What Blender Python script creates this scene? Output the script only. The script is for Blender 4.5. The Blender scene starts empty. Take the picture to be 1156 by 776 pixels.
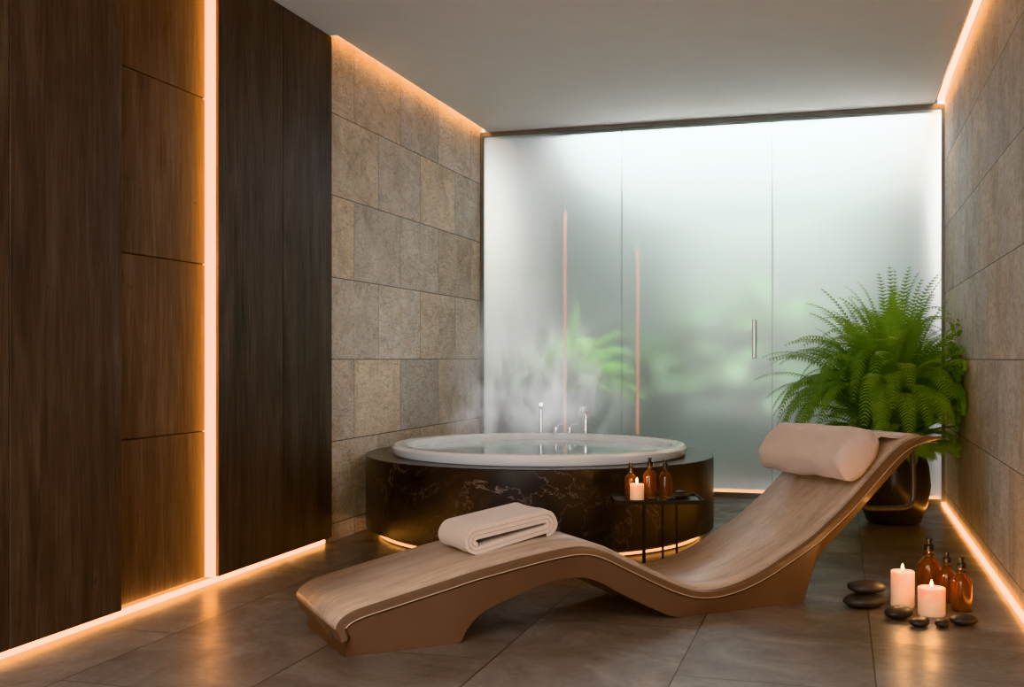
import bpy, bmesh, math, random
from mathutils import Vector, Matrix, noise as mn
random.seed(7)
scene = bpy.context.scene
COL = scene.collection
YAW = math.radians(16.8)
CY, SY = math.cos(YAW), math.sin(YAW)

def plan(a, d):
    """survey axes (a = across, d = distance) -> room axes"""
    return (a*CY - d*SY, a*SY + d*CY)

# ------------------------------------------------------------------ helpers
def link(o, parent=None):
    COL.objects.link(o)
    if parent: o.parent = parent
    return o
def empty(name, loc=(0,0,0), rz=0):
    o = bpy.data.objects.new(name, None); o.empty_display_size = .1
    o.location = loc; o.rotation_euler = (0,0,rz)
    return link(o)
def mesh_obj(name, verts, faces, mat=None, parent=None, loc=(0,0,0), rz=0, smooth=False):
    me = bpy.data.meshes.new(name); me.from_pydata([tuple(v) for v in verts], [], faces); me.update()
    bm = bmesh.new(); bm.from_mesh(me); bmesh.ops.recalc_face_normals(bm, faces=bm.faces); bm.to_mesh(me); bm.free()
    if smooth:
        for p in me.polygons: p.use_smooth = True
    o = bpy.data.objects.new(name, me); o.location = loc; o.rotation_euler = (0,0,rz)
    if mat: me.materials.append(mat)
    return link(o, parent)
def box(name, x0,x1,y0,y1,z0,z1, mat=None, parent=None, bevel=0, loc=(0,0,0), rz=0):
    v = [(x,y,z) for x in (x0,x1) for y in (y0,y1) for z in (z0,z1)]
    f = [(0,1,3,2),(4,6,7,5),(0,4,5,1),(2,3,7,6),(0,2,6,4),(1,5,7,3)]
    o = mesh_obj(name, v, f, mat, parent, loc, rz)
    if bevel:
        m = o.modifiers.new('bevel','BEVEL'); m.width = bevel; m.segments = 3
    return o
def lathe(name, prof, mat, parent=None, loc=(0,0,0), segs=48, smooth=True, closed=False):
    v=[]; f=[]
    n=len(prof)
    for i in range(segs):
        a=2*math.pi*i/segs
        for r,z in prof: v.append((r*math.cos(a), r*math.sin(a), z))
    for i in range(segs):
        j=(i+1)%segs
        for k in range(n-1 if not closed else n):
            k2=(k+1)%n
            f.append((i*n+k, j*n+k, j*n+k2, i*n+k2))
    o = mesh_obj(name, v, f, mat, parent, loc, smooth=False)
    bm=bmesh.new(); bm.from_mesh(o.data); bmesh.ops.remove_doubles(bm, verts=bm.verts, dist=1e-5)
    bmesh.ops.recalc_face_normals(bm, faces=bm.faces); bm.to_mesh(o.data); bm.free()
    if smooth:
        for p in o.data.polygons: p.use_smooth=True
        auto(o)
    return o
def auto(o, ang=40):
    """mark sharp edges above an angle"""
    bm=bmesh.new(); bm.from_mesh(o.data)
    for e in bm.edges:
        if len(e.link_faces)==2 and e.calc_face_angle(0) > math.radians(ang): e.smooth=False
    bm.to_mesh(o.data); bm.free()
def tube(name, pts, r, mat, parent=None, loc=(0,0,0), rz=0, cyclic=False, res=6):
    cu=bpy.data.curves.new(name,'CURVE'); cu.dimensions='3D'; cu.bevel_depth=r; cu.bevel_resolution=res; cu.use_fill_caps=True
    sp=cu.splines.new('POLY'); sp.points.add(len(pts)-1)
    for p,q in zip(sp.points,pts): p.co=(*q,1)
    sp.use_cyclic_u=cyclic
    cu.materials.append(mat)
    o=bpy.data.objects.new(name,cu); o.location=loc; o.rotation_euler=(0,0,rz)
    return link(o,parent)
def crom(pts, n):
    out=[]
    P=[pts[0]]+list(pts)+[pts[-1]]
    for i in range(1,len(P)-2):
        for k in range(n):
            t=k/n
            out.append(tuple(0.5*((2*P[i][c])+(-P[i-1][c]+P[i+1][c])*t+(2*P[i-1][c]-5*P[i][c]+4*P[i+1][c]-P[i+2][c])*t*t+(-P[i-1][c]+3*P[i][c]-3*P[i+1][c]+P[i+2][c])*t**3) for c in range(len(P[0]))))
    out.append(tuple(pts[-1]))
    return out

# ------------------------------------------------------------------ materials
class NT:
    def __init__(s, name):
        s.m=bpy.data.materials.new(name); s.m.use_nodes=True; s.t=s.m.node_tree
        s.b=s.t.nodes['Principled BSDF']; s.out=s.t.nodes['Material Output']
    def n(s, typ, ins=None, **kw):
        nd=s.t.nodes.new('ShaderNode'+typ)
        for k,v in kw.items(): setattr(nd,k,v)
        for k,v in (ins or {}).items(): s.set(nd.inputs[k], v)
        return nd
    def set(s, sock, v):
        if hasattr(v,'is_output'): s.t.links.new(v, sock)
        else: sock.default_value=v
    def math(s, op, a, b=None, c=None):
        nd=s.n('Math', operation=op); s.set(nd.inputs[0],a)
        if b is not None: s.set(nd.inputs[1],b)
        if c is not None: s.set(nd.inputs[2],c)
        return nd.outputs[0]
    def ramp(s, fac, stops):
        nd=s.n('ValToRGB'); cr=nd.color_ramp
        while len(cr.elements)<len(stops): cr.elements.new(.5)
        for e,(p,c) in zip(cr.elements,stops):
            e.position=p; e.color=(c,c,c,1) if isinstance(c,(int,float)) else (*c,1)
        s.set(nd.inputs[0],fac); return nd.outputs[0]
    def mix(s, fac, a, b, mode='MIX'):
        nd=s.n('Mix', data_type='RGBA', blend_type=mode)
        s.set(nd.inputs[0],fac)
        for i,v in ((6,a),(7,b)):
            if isinstance(v,tuple): v=(*v,1)
            s.set(nd.inputs[i],v)
        return nd.outputs[2]
    def noise(s, vec, scale, detail=5, rough=.55, dist=0):
        nd=s.n('TexNoise', {'Scale':scale,'Detail':detail,'Roughness':rough,'Distortion':dist})
        if vec is not None: s.set(nd.inputs['Vector'],vec)
        return nd.outputs[0]
    def obj(s): return s.n('TexCoord').outputs['Object']
    def map(s, vec, scale=(1,1,1), loc=(0,0,0)):
        nd=s.n('Mapping'); s.set(nd.inputs['Vector'],vec); nd.inputs['Scale'].default_value=scale
        s.set(nd.inputs['Location'],loc); return nd.outputs[0]
    def bump(s, h, strength=.3, dist=.01, normal=None):
        nd=s.n('Bump',{'Strength':strength,'Distance':dist}); s.set(nd.inputs['Height'],h)
        if normal is not None: s.set(nd.inputs['Normal'],normal)
        s.set(s.b.inputs['Normal'], nd.outputs[0]); return nd.outputs[0]
    def base(s,v): s.set(s.b.inputs['Base Color'], (*v,1) if isinstance(v,tuple) else v)
    def rough(s,v): s.set(s.b.inputs['Roughness'], v)

def simple(name, col, rough=.5, metal=0, nscale=20, var=.12, bump=.0, **kw):
    m=NT(name); v=m.obj(); n=m.noise(v,nscale)
    m.base(m.mix(n, tuple(c*(1-var) for c in col), tuple(min(1,c*(1+var)) for c in col)))
    m.rough(rough); m.b.inputs['Metallic'].default_value=metal
    if bump: m.bump(m.noise(v,nscale*6), bump, .003)
    for k,val in kw.items(): m.b.inputs[k.replace('_',' ')].default_value=val
    return m.m

def emis(name, col, strength):
    m=NT(name); m.base((.02,.02,.02))
    m.b.inputs['Emission Color'].default_value=(*col,1); m.b.inputs['Emission Strength'].default_value=strength
    return m.m

def stone_wall(name, y0, dark=1.0):
    m=NT(name); co=m.obj(); sx=m.n('SeparateXYZ'); m.set(sx.inputs[0],co)
    u=m.math('ADD', sx.outputs[1], -y0+7.15); w=m.math('ADD', sx.outputs[2], -1.045+.473*4)
    cb=m.n('CombineXYZ'); m.set(cb.inputs[0],u); m.set(cb.inputs[1],w)
    def brick(mort):
        b=m.n('TexBrick',{'Scale':1.0,'Mortar Size':mort,'Mortar Smooth':.3,'Bias':0.0,'Brick Width':.715,'Row Height':.473,
          'Color1':(0,0,0,1),'Color2':(1,1,1,1),'Mortar':(.5,.5,.5,1)}); b.offset=.5; b.offset_frequency=2
        m.set(b.inputs['Vector'],cb.outputs[0]); return b
    b=brick(.0025)
    rnd=m.n('SeparateColor'); m.set(rnd.inputs[0],b.outputs[0]); r=rnd.outputs[0]
    off=m.math('MULTIPLY', r, 23.0)
    oc=m.n('CombineXYZ'); m.set(oc.inputs[0],off); m.set(oc.inputs[1],off); m.set(oc.inputs[2],m.math('MULTIPLY',off,1.7))
    va=m.n('VectorMath',operation='ADD'); m.set(va.inputs[0],co); m.set(va.inputs[1],oc.outputs[0]); v=va.outputs[0]
    n1=m.noise(v,3.2,8,.65,.6); n2=m.noise(m.map(v,(1,2.0,5.0)),5,9,.7,1.2); n3=m.noise(v,48,8,.75); n4=m.noise(v,120,4,.7)
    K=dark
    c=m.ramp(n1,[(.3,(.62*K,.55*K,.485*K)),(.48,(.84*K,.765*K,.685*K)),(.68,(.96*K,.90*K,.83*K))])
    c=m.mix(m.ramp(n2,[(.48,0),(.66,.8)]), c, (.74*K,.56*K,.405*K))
    vn=m.math('ABSOLUTE',m.math('SUBTRACT',m.noise(m.map(v,(1,1.2,2.2)),2.0,8,.65,1.5),.5))
    c=m.mix(m.math('MULTIPLY',m.ramp(vn,[(0,1),(.010,0)]),.65),c,(.26,.19,.13))
    tint=m.ramp(r,[(0,(.78,.78,.80)),(.3,(1.05,1.04,1.03)),(.5,(.86,.79,.71)),(.7,(1.06,.98,.87)),(1,(.91,.91,.92))])
    c=m.mix(1.0,c,tint,'MULTIPLY')
    c=m.mix(.33,c,m.ramp(n3,[(.3,.2),(.5,.98),(.7,1.15)]),'MULTIPLY')
    c=m.mix(b.outputs['Fac'],c,(.12,.10,.08))
    m.base(c); m.rough(m.ramp(n3,[(.3,.72),(.7,.45)]))
    h=m.math('ADD', m.math('MULTIPLY',n3,.6), m.math('ADD', m.math('MULTIPLY',n1,1.0), m.math('MULTIPLY',n2,.8)))
    h=m.math('ADD',h,m.math('MULTIPLY',n4,.2))
    h=m.math('SUBTRACT',h,m.math('MULTIPLY',b.outputs['Fac'],1.2))
    m.bump(h,1.0,.016)
    return m.m

def wood(name, c0, c1, c2, rough=.42):
    m=NT(name); co=m.obj()
    oi=m.n('ObjectInfo'); off=m.math('MULTIPLY',oi.outputs['Random'],40.0)
    oc=m.n('CombineXYZ'); 
    for i in range(3): m.set(oc.inputs[i],off)
    va=m.n('VectorMath',operation='ADD'); m.set(va.inputs[0],co); m.set(va.inputs[1],oc.outputs[0]); v=va.outputs[0]
    grain=m.noise(m.map(v,(12,12,.7)),2.0,10,.62,1.2)
    fine=m.noise(m.map(v,(110,110,5)),1.5,6,.75,.2)
    big=m.noise(m.map(v,(3.0,3.0,.5)),1.6,4,.5,1.5)
    c=m.ramp(m.math('ADD',m.math('MULTIPLY',grain,.5),m.math('MULTIPLY',big,.5)),[(.36,c0),(.5,c1),(.64,c2)])
    c=m.mix(.6,c,m.ramp(fine,[(.35,.35),(.6,1.15)]),'MULTIPLY')
    cr=m.noise(m.map(v,(20,20,5)),1.1,6,.7,1.8)
    crack=m.ramp(cr,[(.65,0),(.68,1)])
    c=m.mix(crack,c,(.010,.007,.005))
    m.base(c); m.rough(m.ramp(fine,[(.2,rough+.12),(.8,rough-.05)]))
    h=m.math('SUBTRACT',m.math('ADD',m.math('MULTIPLY',grain,.6),m.math('MULTIPLY',fine,.5)),m.math('MULTIPLY',crack,1.5))
    m.bump(h,.35,.003)
    return m.m

def floor_mat():
    m=NT('floor_tile'); co=m.obj()
    b=m.n('TexBrick',{'Scale':1.0,'Mortar Size':.0025,'Mortar Smooth':.2,'Brick Width':1.272,'Row Height':.636,
       'Color1':(0,0,0,1),'Color2':(1,1,1,1),'Mortar':(.5,.5,.5,1)}); b.offset=.5; b.offset_frequency=2
    sx=m.n('SeparateXYZ'); m.set(sx.inputs[0],co)
    cb=m.n('CombineXYZ'); m.set(cb.inputs[0],m.math('ADD',sx.outputs[1],12.72+.2)); m.set(cb.inputs[1],m.math('ADD',sx.outputs[0],6.36-.107))
    m.set(b.inputs['Vector'],cb.outputs[0])
    rnd=m.n('SeparateColor'); m.set(rnd.inputs[0],b.outputs[0]); r=rnd.outputs[0]
    off=m.math('MULTIPLY', r, 31.0); oc=m.n('CombineXYZ')
    for i in range(3): m.set(oc.inputs[i],off)
    va=m.n('VectorMath',operation='ADD'); m.set(va.inputs[0],co); m.set(va.inputs[1],oc.outputs[0]); v=va.outputs[0]
    n1=m.noise(v,2.5,8,.65,1.0); n2=m.noise(v,30,6,.7)
    c=m.ramp(n1,[(.3,(.125,.106,.095)),(.55,(.205,.178,.160)),(.75,(.29,.255,.232))])
    c=m.mix(.4,c,m.ramp(n2,[(.3,.55),(.6,1.1)]),'MULTIPLY')
    c=m.mix(.8,c,m.ramp(r,[(0,.85),(1,1.12)]),'MULTIPLY')
    c=m.mix(b.outputs['Fac'],c,(.02,.017,.015))
    m.base(c); m.rough(m.ramp(n1,[(.3,.45),(.7,.28)]))
    m.bump(m.math('SUBTRACT',m.math('ADD',m.math('MULTIPLY',n1,.5),m.math('MULTIPLY',n2,.25)),b.outputs['Fac']),.22,.006)
    return m.m

def marble():
    m=NT('dark_marble'); v=m.obj()
    def vein(scale,seed,w):
        n=m.noise(m.map(v,(1,1,1),(seed,seed,0)),scale,7,.6,1.6)
        d=m.math('ABSOLUTE',m.math('SUBTRACT',n,.5)); return m.ramp(d,[(0,1),(w,0)])
    n=m.noise(v,4,6,.6,.5)
    c=m.ramp(n,[(.3,(.013,.012,.012)),(.7,(.040,.036,.035))])
    msk=m.ramp(m.noise(v,2.2,3),[(.42,0),(.55,1)])
    c=m.mix(m.math('MULTIPLY',vein(1.4,3,.007),m.math('MULTIPLY',.8,msk)),c,(.27,.22,.195))
    c=m.mix(m.math('MULTIPLY',vein(2.3,9,.006),m.math('MULTIPLY',.6,m.math('SUBTRACT',1.0,msk))),c,(.19,.16,.14))
    m.base(c); m.rough(.28); return m.m

def chaise_top():
    m=NT('lounger_pad_veneer'); v=m.obj()
    g=m.noise(m.map(v,(1.0,9,3)),2.0,8,.6,.8); f=m.noise(m.map(v,(5,150,40)),1.5,4,.6)
    c=m.ramp(g,[(.3,(.35,.25,.185)),(.55,(.47,.35,.265)),(.75,(.54,.41,.32))])
    c=m.mix(.4,c,m.ramp(f,[(.3,.6),(.6,1.1)]),'MULTIPLY')
    m.base(c); m.rough(.34); m.bump(f,.08,.002); return m.m

def cloth(name,col):
    m=NT(name); v=m.obj(); n=m.noise(v,160,3,.6); n2=m.noise(v,9,4)
    m.base(m.mix(n2,tuple(c*.88 for c in col),col)); m.rough(.9)
    m.b.inputs['Sheen Weight'].default_value=.3
    m.bump(m.math('ADD',n,m.math('MULTIPLY',n2,1.5)),.5,.006); return m.m

def glass_frosted():
    m=NT('frosted_glass'); v=m.obj()
    t=m.t
    tr=m.n('BsdfTranslucent',{'Color':(.89,.9,.9,1)})
    rf=m.n('BsdfRefraction',{'Color':(.955,.975,.965,1),'Roughness':.42,'IOR':1.15})
    gl=m.n('BsdfGlossy',{'Color':(1,1,1,1),'Roughness':.16})
    m1=m.n('MixShader',{0:.87}); t.links.new(tr.outputs[0],m1.inputs[1]); t.links.new(rf.outputs[0],m1.inputs[2])
    fr=m.n('Fresnel',{'IOR':1.42})
    m2=m.n('MixShader'); t.links.new(fr.outputs[0],m2.inputs[0]); t.links.new(m1.outputs[0],m2.inputs[1]); t.links.new(gl.outputs[0],m2.inputs[2])
    t.links.new(m2.outputs[0],m.out.inputs[0]); return m.m

M_stoneL=stone_wall('stone_cladding',5.996-.715)
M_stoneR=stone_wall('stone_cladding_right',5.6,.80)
M_wood=wood('dark_walnut',(.028,.020,.0165),(.074,.052,.043),(.124,.089,.073),.48)
M_wood2=wood('walnut_warm',(.038,.023,.017),(.10,.063,.046),(.165,.11,.083),.48)
M_floor=floor_mat(); M_marble=marble()
M_ceil=simple('ceiling_plaster',(.84,.84,.84),.8,0,6,.04,.1)
M_plaster=simple('plaster_wall',(.6,.59,.58),.8,0,6,.05,.1)
M_frame=simple('bronze_frame',(.22,.21,.20),.4,.4)
M_hoop=simple('graphite_strap',(.10,.09,.085),.4,.5)
M_steel=simple('brushed_steel',(.30,.29,.27),.35,1)
M_chrome=simple('chrome',(.85,.86,.88),.2,1,5,.02)
M_glass=glass_frosted()
M_edge=simple('glass_joint',(.40,.46,.46),.3)
M_led=emis('led_warm',(1,.42,.12),5.5)
M_ledD=emis('led_warm_ground',(1,.45,.18),2.6)
M_ledP=emis('led_warm_plinth',(1,.42,.12),2.4)
M_ledV=emis('led_warm_vertical',(1,.36,.08),5.4)
M_streak=emis('led_reflection_glow',(1,.36,.14),.42)
M_ledC=emis('led_cove',(1,.48,.17),9)
M_body=simple('lounger_leather',(.145,.090,.065),.38,0,9,.12,.08,Coat_Weight=.25)
M_top=chaise_top()
M_towel=cloth('towel_terry',(.62,.51,.44))
M_pillow=cloth('pillow_fabric',(.62,.49,.42))
M_trim=simple('trim_tan',(.45,.33,.25),.35)
M_acry=simple('white_acrylic',(.78,.80,.81),.15,0,5,.02)
M_black=simple('black_metal',(.02,.02,.02),.35,.5)
M_cap=simple('black_plastic_cap',(.012,.012,.012),.35)
M_stoneB=simple('basalt_pebble',(.045,.044,.044),.5,0,30,.3,.3)
M_wick=simple('wick',(.02,.015,.01),.9)
M_flame=emis('flame',(1,.6,.2),26)
M_soil=simple('soil',(.03,.02,.013),.95,0,40,.4,.6)
M_pot=simple('dark_glazed_pot',(.03,.026,.024),.25,0,8,.3,.1)

m=NT('candle_wax'); co=m.obj(); sx=m.n('SeparateXYZ'); m.set(sx.inputs[0],co)
m.base((.80,.58,.44)); m.rough(.5); m.b.inputs['Subsurface Weight'].default_value=.6; m.b.inputs['Subsurface Radius'].default_value=(.06,.03,.015)
m.b.inputs['Subsurface Scale'].default_value=1.0
m.b.inputs['Emission Color'].default_value=(1,.40,.15,1); m.b.inputs['Emission Strength'].default_value=.17  # even glow put into the wax for flame light shining through
M_wax=m.m
m=NT('amber_glass'); m.base(m.mix(m.noise(m.obj(),12),(.42,.13,.015),(.6,.22,.03))); m.rough(.06); m.b.inputs['Transmission Weight'].default_value=.9; m.b.inputs['IOR'].default_value=1.45
M_amber=m.m
m=NT('bath_water'); m.base((.62,.76,.80)); m.rough(.06); m.bump(m.noise(m.obj(),9,3),.12,.01); M_water=m.m
def leafmat(name,c0,c1,tc):
    m=NT(name); oc=m.obj(); n=m.noise(oc,7,3)
    m.base(m.mix(n,c0,c1)); m.rough(.45)
    tl=m.n('BsdfTranslucent',{'Color':(*tc,1)}); mx=m.n('MixShader',{0:.35}); m.t.links.new(m.b.outputs[0],mx.inputs[1]); m.t.links.new(tl.outputs[0],mx.inputs[2]); m.t.links.new(mx.outputs[0],m.out.inputs[0])
    return m.m
M_fern=leafmat('fern_leaf',(.07,.18,.035),(.30,.48,.10),(.40,.58,.10))
M_garden=leafmat('garden_leaf',(.035,.09,.035),(.09,.18,.065),(.1,.2,.05))
M_garden2=leafmat('garden_fern_leaf',(.07,.2,.035),(.2,.4,.07),(.25,.48,.07))

# ------------------------------------------------------------------ room shell
XL,XR,YB,YF,ZC = -2.80,.71,8.40,-1.6,2.88
box('floor',XL-.3,XR+.3,YF-.2,YB+2.8,-.1,0,M_floor)
box('wall_left',XL-.2,XL,5.60,YB+.1,0,3.1,M_stoneL)
box('wall_left.001',XL-.25,XL-.07,YF-.2,5.60,0,3.1,M_plaster)
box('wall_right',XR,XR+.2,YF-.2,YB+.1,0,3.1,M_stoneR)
box('wall_front',XL-.2,XR+.2,YF-.2,YF,0,3.1,M_plaster)
ceil=empty('ceiling')
box('ceiling_slab',XL+.07,XR-.07,YF,YB+.02,ZC,ZC+.08,M_ceil,ceil)
box('ceiling_infill',XL-.1,XL+.07,YF,5.62,ZC,ZC+.08,M_ceil,ceil)
box('ceiling_cap',XL-.2,XR+.2,YF-.2,YB+.1,3.1,3.2,M_ceil,ceil)
bl=empty('baseboard_left'); br=empty('baseboard_right'); pn=empty('wood_wall_paneling')
def led(x0,x1,y0,y1,z0,z1,mat,par): 
    return box('led_strip',x0,x1,y0,y1,z0,z1,mat,par)
led(XR-.045,XR-.012,YF,YB,ZC+.03,ZC+.045,M_ledC,ceil)
led(XL+.012,XL+.03,5.64,YB,ZC+.05,ZC+.065,M_ledC,ceil)
led(XR-.022,XR-.001,YF,YB-.03,.004,.020,M_led,br)
led(XL-.02,XL+.004,YF,5.60,.004,.024,M_led,bl)

# ---- timber panelling on the left
PF=XL+.03  # proud face
def panel(y0,y1,z0=.035,z1=ZC-.002,x=PF,mat=M_wood,t=.05):
    return box('panel',x-t,x,y0+.002,y1-.002,z0,z1,mat,pn,bevel=.003)
panel(5.07,5.637); panel(4.458,5.07)
rec=XL-.03
def recess(y0,y1):
    for z0,z1 in ((.035,.711),(.715,1.485),(1.489,2.255),(2.259,ZC-.002)):
        panel(y0,y1,z0,z1,rec,M_wood2,.035)
    box('led_strip',rec-.01,rec+.045,y1-.022,y1-.001,.035,ZC-.01,M_ledV,pn)
recess(3.748,4.458)
panel(3.127,3.748); panel(2.5,3.127); panel(1.85,2.5)
recess(1.14,1.85)
panel(.5,1.14); panel(-.2,.5); panel(-.9,-.2); panel(-1.6,-.9)

# ---- glass wall
def pane(parent,x0,x1):
    return box('glass_pane',x0+.0015,x1-.0015,YB,YB+.004,.035,ZC-.035,M_glass,parent)
w1=empty('window_1'); pane(w1,XL,-1.64)
d1=empty('door_1'); pane(d1,-1.64,-.495)
w2=empty('window_2'); pane(w2,-.495,XR)
for x in (-1.64,-.495): box('trim_joint',x-.0015,x+.0015,YB-.001,YB+.005,.035,ZC-.035,M_edge)
hx=-.625
box('pull_handle_bar',hx-.014,hx+.014,YB-.055,YB-.035,1.05,1.34,M_steel,d1,.004)
for z in (1.09,1.30): box('handle_standoff',hx-.008,hx+.008,YB-.036,YB+.0,z-.008,z+.008,M_steel,d1)
box('trim_1',XL,XR,YB-.02,YB+.03,ZC-.035,ZC,M_frame)
box('trim_2',XL,XR,YB-.02,YB+.03,0,.035,M_frame)
box('trim_3',XL,XL+.025,YB-.02,YB+.03,.035,ZC-.035,M_frame)
box('trim_4',XR-.02,XR,YB-.02,YB+.03,.035,ZC-.035,M_frame)

# ---- courtyard beyond the glass
M_cw=simple('courtyard_render',(.20,.185,.18),.85,0,4,.06)
M_cb=simple('courtyard_back_wall',(.045,.068,.055),.9,0,1.2,.5)
M_cg=simple('courtyard_paving',(.035,.036,.034),.9,0,3,.3)
CB=YB+2.5
box('wall_courtyard_back',XL-.2,XR+.2,CB,CB+.1,0,3.6,M_cb)
box('wall_courtyard_left',XL-.2,XL-.0,YB+.1,CB,0,3.6,M_cw)
box('wall_courtyard_right',XR,XR+.2,YB+.1,CB,0,3.6,M_cw)
cl=empty('courtyard_ground_light')
led(XL+.02,XR-.02,YB+.22,YB+.25,.002,.024,M_ledD,cl)
for gx,z0,z1 in ((-2.137,.45,2.24),(-1.544,.45,1.90)):  # added glowing bars stand in for LED streaks reflected in the glass
    streak=empty('led_reflection_bar',(gx,YB+.16,0))
    box('streak_stake',-.004,.004,-.004,.004,0,z0,M_steel,streak)
    box('streak_bar',-.011,.011,-.006,.006,z0,z1,M_streak,streak,.003)
def area(name,loc,rot,sx,sy,power,col,par=None):
    L=bpy.data.lights.new(name,'AREA'); L.shape='RECTANGLE'; L.size=sx; L.size_y=sy; L.energy=power; L.color=col
    o=bpy.data.objects.new(name,L); o.location=loc; o.rotation_euler=rot; link(o,par); return o
area('courtyard_skylight',(-.72,YB+.26,3.06),(0,0,0),2.5,.28,280,(.97,.985,1.0))
area('courtyard_skylight',(-1.05,YB+1.7,3.58),(0,0,0),3.2,.9,12,(.94,.97,1.0))

# ------------------------------------------------------------------ fern builder
def frond_geo(V,F,base,az,length,elev,droop,wid,npin=26):
    d=Vector((math.cos(az)*math.cos(elev),math.sin(az)*math.cos(elev),math.sin(elev)))
    p=Vector(base); n=30; seg=length/n; pts=[]
    for k in range(n+1):
        pts.append((p.copy(),d.copy())); p=p+d*seg
        d=(d+Vector((0,0,-1))*droop*seg*(0.3+2.2*k/n)).normalized()
    side0=Vector((-math.sin(az),math.cos(az),0))
    roll=random.uniform(-.4,.4)
    def add(vs,fs):
        o=len(V); V.extend(vs); F.extend([tuple(o+i for i in f) for f in fs])
    vs=[];fs=[]
    for k,(q,t) in enumerate(pts):
        r=.0035*(1-.8*k/n); up=side0.cross(t)
        for a in range(3):
            an=a*2.094; vs.append(q+side0*r*math.cos(an)+up*r*math.sin(an))
    for k in range(n):
        for a in range(3): fs.append((k*3+a,k*3+(a+1)%3,k*3+3+(a+1)%3,k*3+3+a))
    add(vs,fs)
    for j in range(npin):
        u=.12+.86*j/(npin-1); x=u*n; k=min(int(x),n-1); fr=x-k
        q=pts[k][0].lerp(pts[k+1][0],fr); t=pts[k][1]
        up=side0.cross(t)
        if up.z<0: up=-up
        L=wid*(min(1,(u-.05)*4.0))*(1-u)**.6*1.25+.012
        for sgn in (-1,1):
            sd=(side0*math.cos(roll)+up*math.sin(roll)*1.0)*sgn
            dirp=(sd*1.0+t*.6+up*.12).normalized()
            wv=(t-dirp*t.dot(dirp)).normalized()
            m_=7; vs=[];fs=[]
            for i in range(m_+1):
                s=i/m_; c=q+dirp*L*s+Vector((0,0,-1))*L*.30*s*s
                wd=L*.15*(1-s*.85)*(1.0 if i%2 else .45)+.0008
                vs+= [c-wv*wd+dirp*wd*.6, c, c+wv*wd+dirp*wd*.6]
            for i in range(m_):
                a=i*3; fs+=[(a,a+1,a+4,a+3),(a+1,a+2,a+5,a+4)]
            add(vs,fs)
def fern_mesh(name,center,z0,count,lmin,lmax,parent=None,lim=None,loc=(0,0,0),wid=.085,npin=26,emin=16,dr=(1.5,2.4),short=.30,mat=None,emax=88,wallside=0):
    V=[];F=[]
    for i in range(count):
        az=i*2.39996+random.uniform(-.3,.3); q=(i+.5)/count
        elev=math.radians(emax-(emax-emin)*q**.9+random.uniform(-7,7)); L=random.uniform(lmin,lmax)*(1-short*q)
        L*=1-wallside*q*max(0,math.cos(az))
        b=(center[0]+math.cos(az)*.05*q*1.6,center[1]+math.sin(az)*.05*q*1.6,z0)
        frond_geo(V,F,b,az,L,elev,random.uniform(*dr),wid*random.uniform(.85,1.15),npin=npin)
    if lim:
        for v in V:
            for a,(lo,hi) in enumerate(lim):
                if lo is not None and v[a]<lo: v[a]=lo+.01*random.random()
                if hi is not None and v[a]>hi: v[a]=hi-.03*random.random()
    return mesh_obj(name,V,F,mat or M_fern,parent,loc)

# potted fern
fx,fy=.32,7.38
pf=empty('potted_fern',(fx,fy,0))
lathe('pot',[(0,0),(.14,0),(.165,.015),(.205,.12),(.225,.24),(.215,.36),(.19,.44),(.185,.47),(.17,.47),(.172,.43),(0,.43)],M_pot,pf)
lathe('soil',[(0,.435),(.171,.435)],M_soil,pf)
lm=[(None,XR-fx-.012),(None,YB-fy-.1),(.05,None)]
fern_mesh('fern_fronds_upper',(0,0),.49,240,.98,1.20,pf,lm,wid=.088,npin=42,emin=58,dr=(1.0,3.4),short=.10,wallside=.35)
fern_mesh('fern_fronds_lower',(0,0),.49,110,.52,.80,pf,lm,wid=.075,npin=30,emin=8,emax=60,dr=(1.2,2.8),short=.25,wallside=.5)

# courtyard planting
cg=empty('courtyard_planting',(0,0,0))
lathe('planter_urn',[(0,0),(.14,0),(.2,.3),(.17,.78),(.15,.80),(0,.78)],M_cb,cg,(-2.2,9.05,0),32)
fern_mesh('fern_bush',(-2.2,9.05),.78,60,.5,.85,cg,[(XL+.05,XR-.05),(YB+.28,CB-.05),(.02,None)],wid=.13,npin=16,mat=M_garden2)
for i,(x,y,z,s) in enumerate([(-1.45,10.1,.8,1.3),(-.8,10.2,1.0,1.4),(-.2,10.0,.7,1.4),(.3,10.2,1.0,1.2)]):
    fern_mesh('garden_bush',(x,y),z,34,.6*s,.95*s,cg,[(XL+.05,XR-.05),(YB+.28,CB-.05),(.02,None)],wid=.16*s,npin=14,mat=M_garden)
box('planter_trough',XL+.5,XR-.1,9.6,10.6,0,.7,M_cb,cg)
box('paving',XL+.03,XR-.03,YB+.28,CB-.03,0,.012,M_cg,cg)

# ------------------------------------------------------------------ bath
bx,by=-1.755,6.38
tub=empty('round_bathtub',(bx,by,0))
R=1.042
lathe('marble_surround',[(.80,.48),(.80,.44),(.86,.06),(.97,.06),(R-.004,.06),(R,.064),(R,.476),(R-.004,.48),(.80,.48)],M_marble,tub,segs=128)
lathe('plinth',[(.0,0),(.95,0),(.95,.07),(0,.07)],M_black,tub,segs=96)
lathe('plinth_led',[(.952,.012),(.962,.012),(.962,.024),(.952,.024),(.952,.012)],M_ledP,tub,segs=96)
lathe('tub_shell',[(.875,.482),(.885,.505),(.885,.525),(.872,.54),(.82,.543),(.80,.535),(.785,.50),(.76,.40),(.68,.12),(.60,.09),(0,.09)],M_acry,tub,segs=128)
lathe('water',[(0,.500),(.784,.500)],M_water,tub,segs=96)
def deck(a,r=.955):
    base=math.atan2(CY,-SY); an=base-a
    return (r*math.cos(an), r*math.sin(an))
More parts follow.
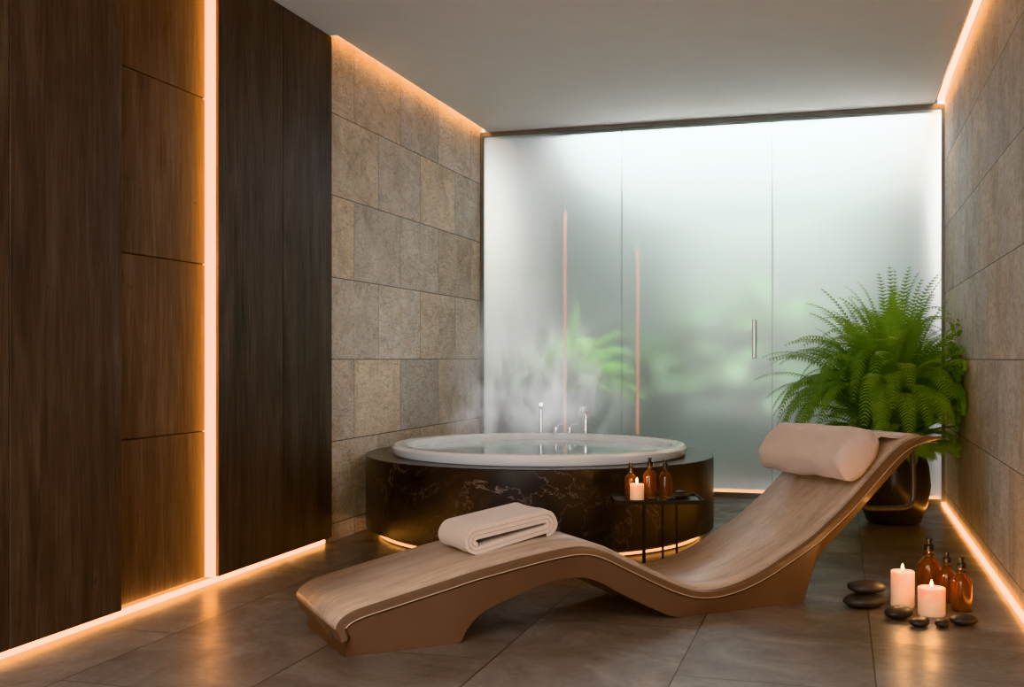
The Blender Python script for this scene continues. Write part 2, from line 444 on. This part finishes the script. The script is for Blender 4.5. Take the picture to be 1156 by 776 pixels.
def tap_post(a,h,r=.014):
    x,y=deck(a); lathe('post',[(0,.48),(.028,.48),(.028,.49),(r,.494),(r,h),(0,h)],M_chrome,tub,(x,y,0),24); return x,y
x,y=tap_post(.04,.70,.016); d=Vector((-x,-y,0)).normalized()
tube('hand_shower',[(x,y,.60),(x,y,.71),(x+d.x*.03,y+d.y*.03,.735),(x+d.x*.08,y+d.y*.08,.735)],.015,M_chrome,tub)
for a in (.15,.25):
    x,y=tap_post(a,.575,.02)
    tube('lever',[(x,y,.575),(x+.02,y,.59),(x+.06,y-.01,.595)],.009,M_chrome,tub)
x,y=tap_post(.37,.66,.02); d=Vector((-x,-y,0)).normalized()
tube('spout',[(x,y,.62),(x,y,.68),(x+d.x*.03,y+d.y*.03,.705),(x+d.x*.09,y+d.y*.09,.705),(x+d.x*.12,y+d.y*.12,.67)],.021,M_chrome,tub)

# steam
m=NT('steam'); co=m.obj(); t=m.t
sx=m.n('SeparateXYZ'); m.set(sx.inputs[0],co)
n1=m.noise(m.map(co,(1,1,.45),(3.1,1.7,0)),3.6,4,.55,2.2)
wisp=m.math('MAXIMUM',m.math('MULTIPLY',m.math('SUBTRACT',n1,.475),8.0),0.0)
dx=m.math('SUBTRACT',sx.outputs[0],.02)
rr=m.math('SQRT',m.math('ADD',m.math('POWER',m.math('ABSOLUTE',dx),2.0),m.math('POWER',m.math('ABSOLUTE',sx.outputs[1]),2.0)))
fr_=m.n('MapRange',{1:.15,2:.72,3:1.0,4:0.0}); fr_.interpolation_type='SMOOTHSTEP'; m.set(fr_.inputs[0],rr)
fz=m.n('MapRange',{1:.30,2:1.02,3:1.0,4:0.0}); m.set(fz.inputs[0],sx.outputs[2])
fi=m.n('MapRange',{1:.0,2:.18,3:.2,4:1.0}); m.set(fi.inputs[0],sx.outputs[2])
den=m.math('MULTIPLY',m.math('MULTIPLY',m.math('MULTIPLY',wisp,fi.outputs[0]),fr_.outputs[0]),m.math('MULTIPLY',fz.outputs[0],2.7))
vs=m.n('VolumeScatter',{'Color':(1,1,1,1),'Anisotropy':.0}); m.set(vs.inputs['Density'],den)
em=m.n('Emission',{'Color':(.98,.98,1,1)}); m.set(em.inputs['Strength'],m.math('MULTIPLY',den,.38))  # faint glow added to stand in for light scattered inside the steam
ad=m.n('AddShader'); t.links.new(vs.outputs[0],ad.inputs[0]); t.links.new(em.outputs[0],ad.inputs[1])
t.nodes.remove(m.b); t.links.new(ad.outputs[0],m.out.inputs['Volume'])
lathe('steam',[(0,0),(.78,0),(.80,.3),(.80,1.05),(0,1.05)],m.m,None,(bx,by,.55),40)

# ------------------------------------------------------------------ lounger
ch=empty('chaise_lounge',(-1.664,3.455,0),math.atan2(.665,.746))
W=.585
T=[(0,.06),(-.01,.115),(.045,.16),(.2,.197),(.4,.24),(.5,.262),(.6,.28),(.75,.305),(.88,.322),(.97,.323),(1.05,.303),(1.15,.255),(1.3,.18),(1.42,.128),(1.52,.105),(1.64,.108),(1.8,.15),(1.99,.235),(2.08,.28),(2.18,.345),(2.28,.415),(2.42,.53),(2.53,.62),(2.62,.672),(2.72,.697),(2.83,.69)]
B=[(.02,0),(.10,0),(.2,0),(.32,0),(.45,0),(.49,.05),(.56,.11),(.72,.165),(.86,.20),(.97,.20),(1.05,.175),(1.15,.12),(1.28,.055),(1.38,.01),(1.46,0),(1.6,0),(1.75,0),(1.92,0),(2.05,0),(2.06,.10),(2.14,.2),(2.33,.35),(2.5,.49),(2.62,.585),(2.72,.655),(2.82,.675)]
Tc=crom(T,5); Bc=[(s,max(0,h)) for s,h in crom(B,5)]
def normal_at(c,i):
    a=c[max(i-1,0)]; b=c[min(i+1,len(c)-1)]; dx,dy=b[0]-a[0],b[1]-a[1]; l=math.hypot(dx,dy) or 1
    return (-dy/l,dx/l)
def loft(name,rings,mat,parent,smooth=True,closed=True,ang=50):
    V=[];F=[];m_=len(rings[0])
    for r in rings: V+=r
    for i in range(len(rings)-1):
        for k in range(m_ if closed else m_-1):
            k2=(k+1)%m_; F.append((i*m_+k,i*m_+k2,(i+1)*m_+k2,(i+1)*m_+k))
    if closed:
        F.append(tuple(range(m_))); F.append(tuple((len(rings)-1)*m_+k for k in range(m_)))
    o=mesh_obj(name,V,F,mat,parent,smooth=smooth); auto(o,ang); return o
rings=[]
for i,(t,b) in enumerate(zip(Tc,Bc)):
    n=normal_at(Tc,i)
    dep=min(.030,.45*math.hypot(t[0]-b[0],t[1]-b[1])); g=dep+.006
    if math.hypot(t[0]-b[0],t[1]-b[1])<.05: g=dep
    def q(k,w): return (t[0]-n[0]*k, w, t[1]-n[1]*k)
    ring=[]
    ring+= [q(.004,0),q(0,.006),q(0,W-.006),q(.004,W),q(dep-.004,W),q(dep,W-.004),q(dep,W-.014),q(g,W-.014),q(g,W-.006)]
    ring+= [(b[0],W-.035,b[1]),(b[0],.035,b[1])]
    ring+= [q(g,.006),q(g,.014),q(dep,.014),q(dep,.004),q(dep-.004,0)]
    rings.append(ring)
loft('frame_shell',rings,M_body,ch,ang=35)
i0,i1=4,len(Tc)-6
rings=[]
for i in range(i0,i1+1):
    t=Tc[i]; n=normal_at(Tc,i)
    e=min(1,(i-i0)/2,(i1-i)/2); th=.004+.014*math.sqrt(max(e,0))
    def q(k,w): return (t[0]+n[0]*k,w,t[1]+n[1]*k)
    a=.024
    rings.append([q(-.002,a),q(th*.6,a+.001),q(th,a+.010),q(th+.001,W/2),q(th,W-a-.010),q(th*.6,W-a-.001),q(-.002,W-a)])
loft('seat_pad',rings,M_top,ch,ang=40)
for w in (-.001,W+.001):
    pts=[]
    for i in range(6,len(Tc)-2):
        t=Tc[i]; n=normal_at(Tc,i); pts.append((t[0]-n[0]*.027,w,t[1]-n[1]*.027))
    tube('edge_trim',pts,.0022,M_trim,ch,res=3)
box('maker_tag',-.012,-.004,.10,.16,.06,.085,M_steel,ch)
tube('support_hoop',crom([(2.72,.10,.66),(2.74,.10,.60),(2.745,.10,.42),(2.72,.10,.375),(2.66,.10,.365),(2.48,.10,.375),(2.42,.10,.40)],4),.012,M_hoop,ch)
def bolster(name,s,h,r1,r2,ang,w0,w1,mat):
    rings=[]; N=26; K=40
    for i in range(N+1):
        u=i/N; w=w0+(w1-w0)*u
        e=min(u,1-u)*2; ed=min(1,e/.12); sc=.80+.20*math.sqrt(1-(1-ed)**2)
        if i in (0,N): sc=.62
        ring=[]
        for k in range(K):
            a=2*math.pi*k/K; ca,sa=math.cos(a),math.sin(a); p=2.5
            x=r1*sc*math.copysign(abs(ca)**(2/p),ca); y=r2*sc*math.copysign(abs(sa)**(2/p),sa)
            nn=.004*mn.noise(Vector((u*5,ca*2,sa*2)))
            x+=nn*3*ca; y+=nn*3*sa
            ring.append((s+x*math.cos(ang)-y*math.sin(ang),w,h+x*math.sin(ang)+y*math.cos(ang)))
        rings.append(ring)
    return loft(name,rings,mat,ch,ang=60)
ba=math.radians(38)
bolster('bolster_pillow',2.40-.060,.53+.097,.130,.086,ba,-.005,W-.0,M_pillow)
rings=[]
for (s,h) in [(2.47,.70),(2.50,.715),(2.56,.705),(2.62,.70),(2.68,.708)]:
    rings.append([(s,.05,h),(s,W-.05,h),(s+.004,W-.05,h-.014),(s+.004,.05,h-.014)])
loft('pillow_strap',rings,M_pillow,ch,ang=60)
# folded towel : flattened roll of cloth
def stadium(a,b,n=10):
    out=[]
    for k in range(n+1):
        an=-math.pi/2+math.pi*k/n; out.append((a-b+b*math.cos(an),b*math.sin(an)))
    for k in range(n+1):
        an=math.pi/2+math.pi*k/n; out.append((-(a-b)+b*math.cos(an),b*math.sin(an)))
    return out
path=[]; a,b=.198,.046; th=.0165
for tno in range(3):
    path+=stadium(a,b); a-=th*1.05; b-=th*1.0
path=path[::-1]
V=[];F=[]; D=.25; NW=8
def poly_off(path,i,d):
    p0=path[max(i-1,0)];p1=path[min(i+1,len(path)-1)]
    dx,dy=p1[0]-p0[0],p1[1]-p0[1]; l=math.hypot(dx,dy) or 1
    return (path[i][0]-dy/l*d,path[i][1]+dx/l*d)
m_=len(path); 
for j in range(NW+1):
    w=-D/2+D*j/NW
    for i in range(m_):
        for dd in (th*.46,-th*.46):
            x,z=poly_off(path,i,dd); nz=.004*mn.noise(Vector((x*14,w*14,z*20)))
            V.append((x+nz,w+.004*mn.noise(Vector((x*9,z*30,j*0.1))),z+nz-.006*(x/.2)**2))
st2=m_*2
for j in range(NW):
    for i in range(m_-1):
        for dd in (0,1):
            A=j*st2+i*2+dd; F.append((A,A+2,A+2+st2,A+st2))
for i in range(m_-1):
    for j in (0,NW):
        A=j*st2+i*2; F.append((A,A+1,A+3,A+2))
tow=mesh_obj('folded_towel',V,F,M_towel,None,smooth=True); auto(tow,60)
rz=math.atan2(.665,.746)
lx,ly=.73,.30
tow.location=(-1.664+lx*math.cos(rz)-ly*math.sin(rz),3.455+lx*math.sin(rz)+ly*math.cos(rz),.376)
tow.rotation_euler=(0,-math.radians(8.5),rz+math.radians(3))

# ------------------------------------------------------------------ small props
def bottle(x,y,z,h,r):
    e=empty('amber_bottle',(x,y,z)); H=h*.80
    lathe('glass_body',[(0,0),(r*.9,0),(r,r*.1),(r,H*.62),(r*.93,H*.72),(r*.6,H*.82),(r*.34,H*.87),(r*.32,H),(r*.26,H),(r*.28,H*.86),(r*.54,H*.80),(r*.86,H*.71),(r*.92,H*.6),(r*.92,r*.2),(0,r*.2)],M_amber,e,segs=40)
    lathe('screw_cap',[(0,H*.985),(r*.42,H*.985),(r*.42,H*1.10),(r*.36,H*1.12),(r*.22,H*1.13),(r*.22,h*.97),(r*.30,h*.975),(r*.30,h),(0,h)],M_cap,e,segs=32)
    lathe('collar',[(r*.34,H*.90),(r*.44,H*.905),(r*.44,H*.93),(r*.34,H*.935)],M_cap,e,segs=32)
    return e
def candle(x,y,z,h,r,p=.9):
    e=empty('pillar_candle',(x,y,z))
    lathe('wax',[(0,0),(r*.97,0),(r,.004),(r,h-.004),(r*.95,h),(r*.85,h-.003),(r*.5,h-.010),(0,h-.012)],M_wax,e,segs=40)
    tube('wick',[(0,0,h-.012),(0,0,h+.008)],.0015,M_wick,e,res=2)
    lathe('flame',[(0,h+.002),(.004,h+.006),(.006,h+.013),(.0035,h+.023),(0,h+.032)],M_flame,e,segs=16)
    L=bpy.data.lights.new('flame_light','POINT'); L.energy=p; L.color=(1,.5,.2); L.shadow_soft_size=.012
    o=bpy.data.objects.new('flame_light',L); o.location=(0,0,h+.05); link(o,e)
def pebble(V,F,x,y,z,a,b,c,rot):
    bm=bmesh.new(); bmesh.ops.create_uvsphere(bm,u_segments=24,v_segments=14,radius=1)
    o=len(V); sd=random.random()*50
    for v in bm.verts:
        p=v.co; k=1+.10*mn.noise(p*1.2+Vector((sd,0,0)))
        px,py,pz=p.x*a*k,p.y*b*k,p.z*c
        V.append((x+px*math.cos(rot)-py*math.sin(rot),y+px*math.sin(rot)+py*math.cos(rot),z+c+pz))
    for f in bm.faces: F.append(tuple(o+v.index for v in f.verts))
    bm.free()
for a,d,h,r in ((1.835,4.80,.258,.050),(1.875,4.70-.0,.215,.037),(1.873,4.545,.222,.042)):
    x,y=plan(a,d); bottle(x,y,0,h,r)
x,y=plan(1.655,4.62); candle(x,y,0,.150,.048)
x,y=plan(1.72,4.47); candle(x,y,0,.112,.054)
V=[];F=[]
for a,d,z,A,Bq,C,rt in ((1.487,4.60,0,.095,.07,.031,.3),(1.495,4.60,.060,.082,.062,.027,.1),(1.56,4.40,0,.065,.05,.026,.5),
    (1.595,4.27,0,.042,.032,.017,.2),(1.68,4.26,0,.032,.026,.016,.6),(1.775,4.29,0,.056,.042,.022,.2),(1.63,4.33,0,.03,.025,.013,.9)):
    x,y=plan(a,d); pebble(V,F,x,y,z,A,Bq,C,rt+YAW)
mesh_obj('spa_pebbles',V,F,M_stoneB,smooth=True)

# side table
sx_,sy_=plan(.70,5.28)
st=empty('side_table',(sx_,sy_,0),YAW)
TH=.372
box('tray_top',-.21,.21,-.13,.13,TH-.012,TH,simple('tray_bronze',(.13,.11,.10),.25,.7),st,.004)
for a in (-1,1):
    box('tray_lip_x',-.21,.21,a*.13-.004,a*.13+.004,TH-.012,TH+.008,M_black,st,.001)
    box('tray_lip_y',a*.21-.004,a*.21+.004,-.13,.13,TH-.012,TH+.008,M_black,st,.001)
for a,b in ((-.07,-.05),(.09,-.05),(.04,.07),(-.05,.07)):
    tube('leg',[(a,b,TH-.01),(a*1.0,b*1.0,.006)],.006,M_black,st)
tube('foot_ring',[(-.07,-.05,.008),(.09,-.05,.008),(.04,.07,.008),(-.05,.07,.008)],.006,M_black,st,cyclic=True)
def tb(a,b): 
    return (sx_+a*CY-b*SY, sy_+a*SY+b*CY)
for a,b,h,r in ((-.12,.05,.165,.030),(-.03,.02,.195,.034),(.05,.055,.18,.032)):
    x,y=tb(a,b); bottle(x,y,TH+.001,h,r)
x,y=tb(-.10,-.045); candle(x,y,TH+.001,.075,.034,.5)
V=[];F=[]
for a,b,z,A in ((.10,.0,0,.035),(.14,.03,0,.03),(.06,-.06,0,.024),(.115,.01,.02,.025),(-.03,-.07,0,.02)):
    x,y=tb(a,b); pebble(V,F,x,y,TH+.001+z,A,A*.75,A*.36,.3)
mesh_obj('tray_pebbles',V,F,M_stoneB,smooth=True)

# ------------------------------------------------------------------ unseen fill lights added toward the entrance
e=empty('overhead_fill',(-1.05,.0,ZC))  # made-up overhead panel, added to raise the ambient light
box('fill_bezel',-1.43,1.43,-1.23,1.23,-.012,.0,M_frame,e)
area('overhead_fill_lamp',(0,0,-.014),(0,0,0),2.8,2.4,110,(1,.97,.94),e)
e=empty('front_wall_fill',(-1.05,YF,1.45))  # made-up glowing panel on the entrance wall, added to lift ceiling and walls
box('fill_frame',-1.63,1.63,.0,.02,-1.28,1.28,M_frame,e)
area('front_fill_lamp',(0,.03,0),(math.radians(90),0,0),3.2,2.5,85,(1,.975,.95),e)

# ------------------------------------------------------------------ world / camera
w=bpy.data.worlds.new('world'); scene.world=w; w.use_nodes=True
w.node_tree.nodes['Background'].inputs[0].default_value=(.55,.65,.75,1); w.node_tree.nodes['Background'].inputs[1].default_value=.2
cam=bpy.data.cameras.new('camera'); co=bpy.data.objects.new('camera',cam); link(co)
co.location=(0,0,1.05); co.rotation_euler=(math.radians(90),0,YAW)
cam.sensor_width=36; cam.lens=1231/1156*36; cam.shift_y=17/1156; cam.clip_start=.02
scene.camera=co
scene.view_settings.view_transform='Khronos PBR Neutral'
scene.view_settings.exposure=0.5
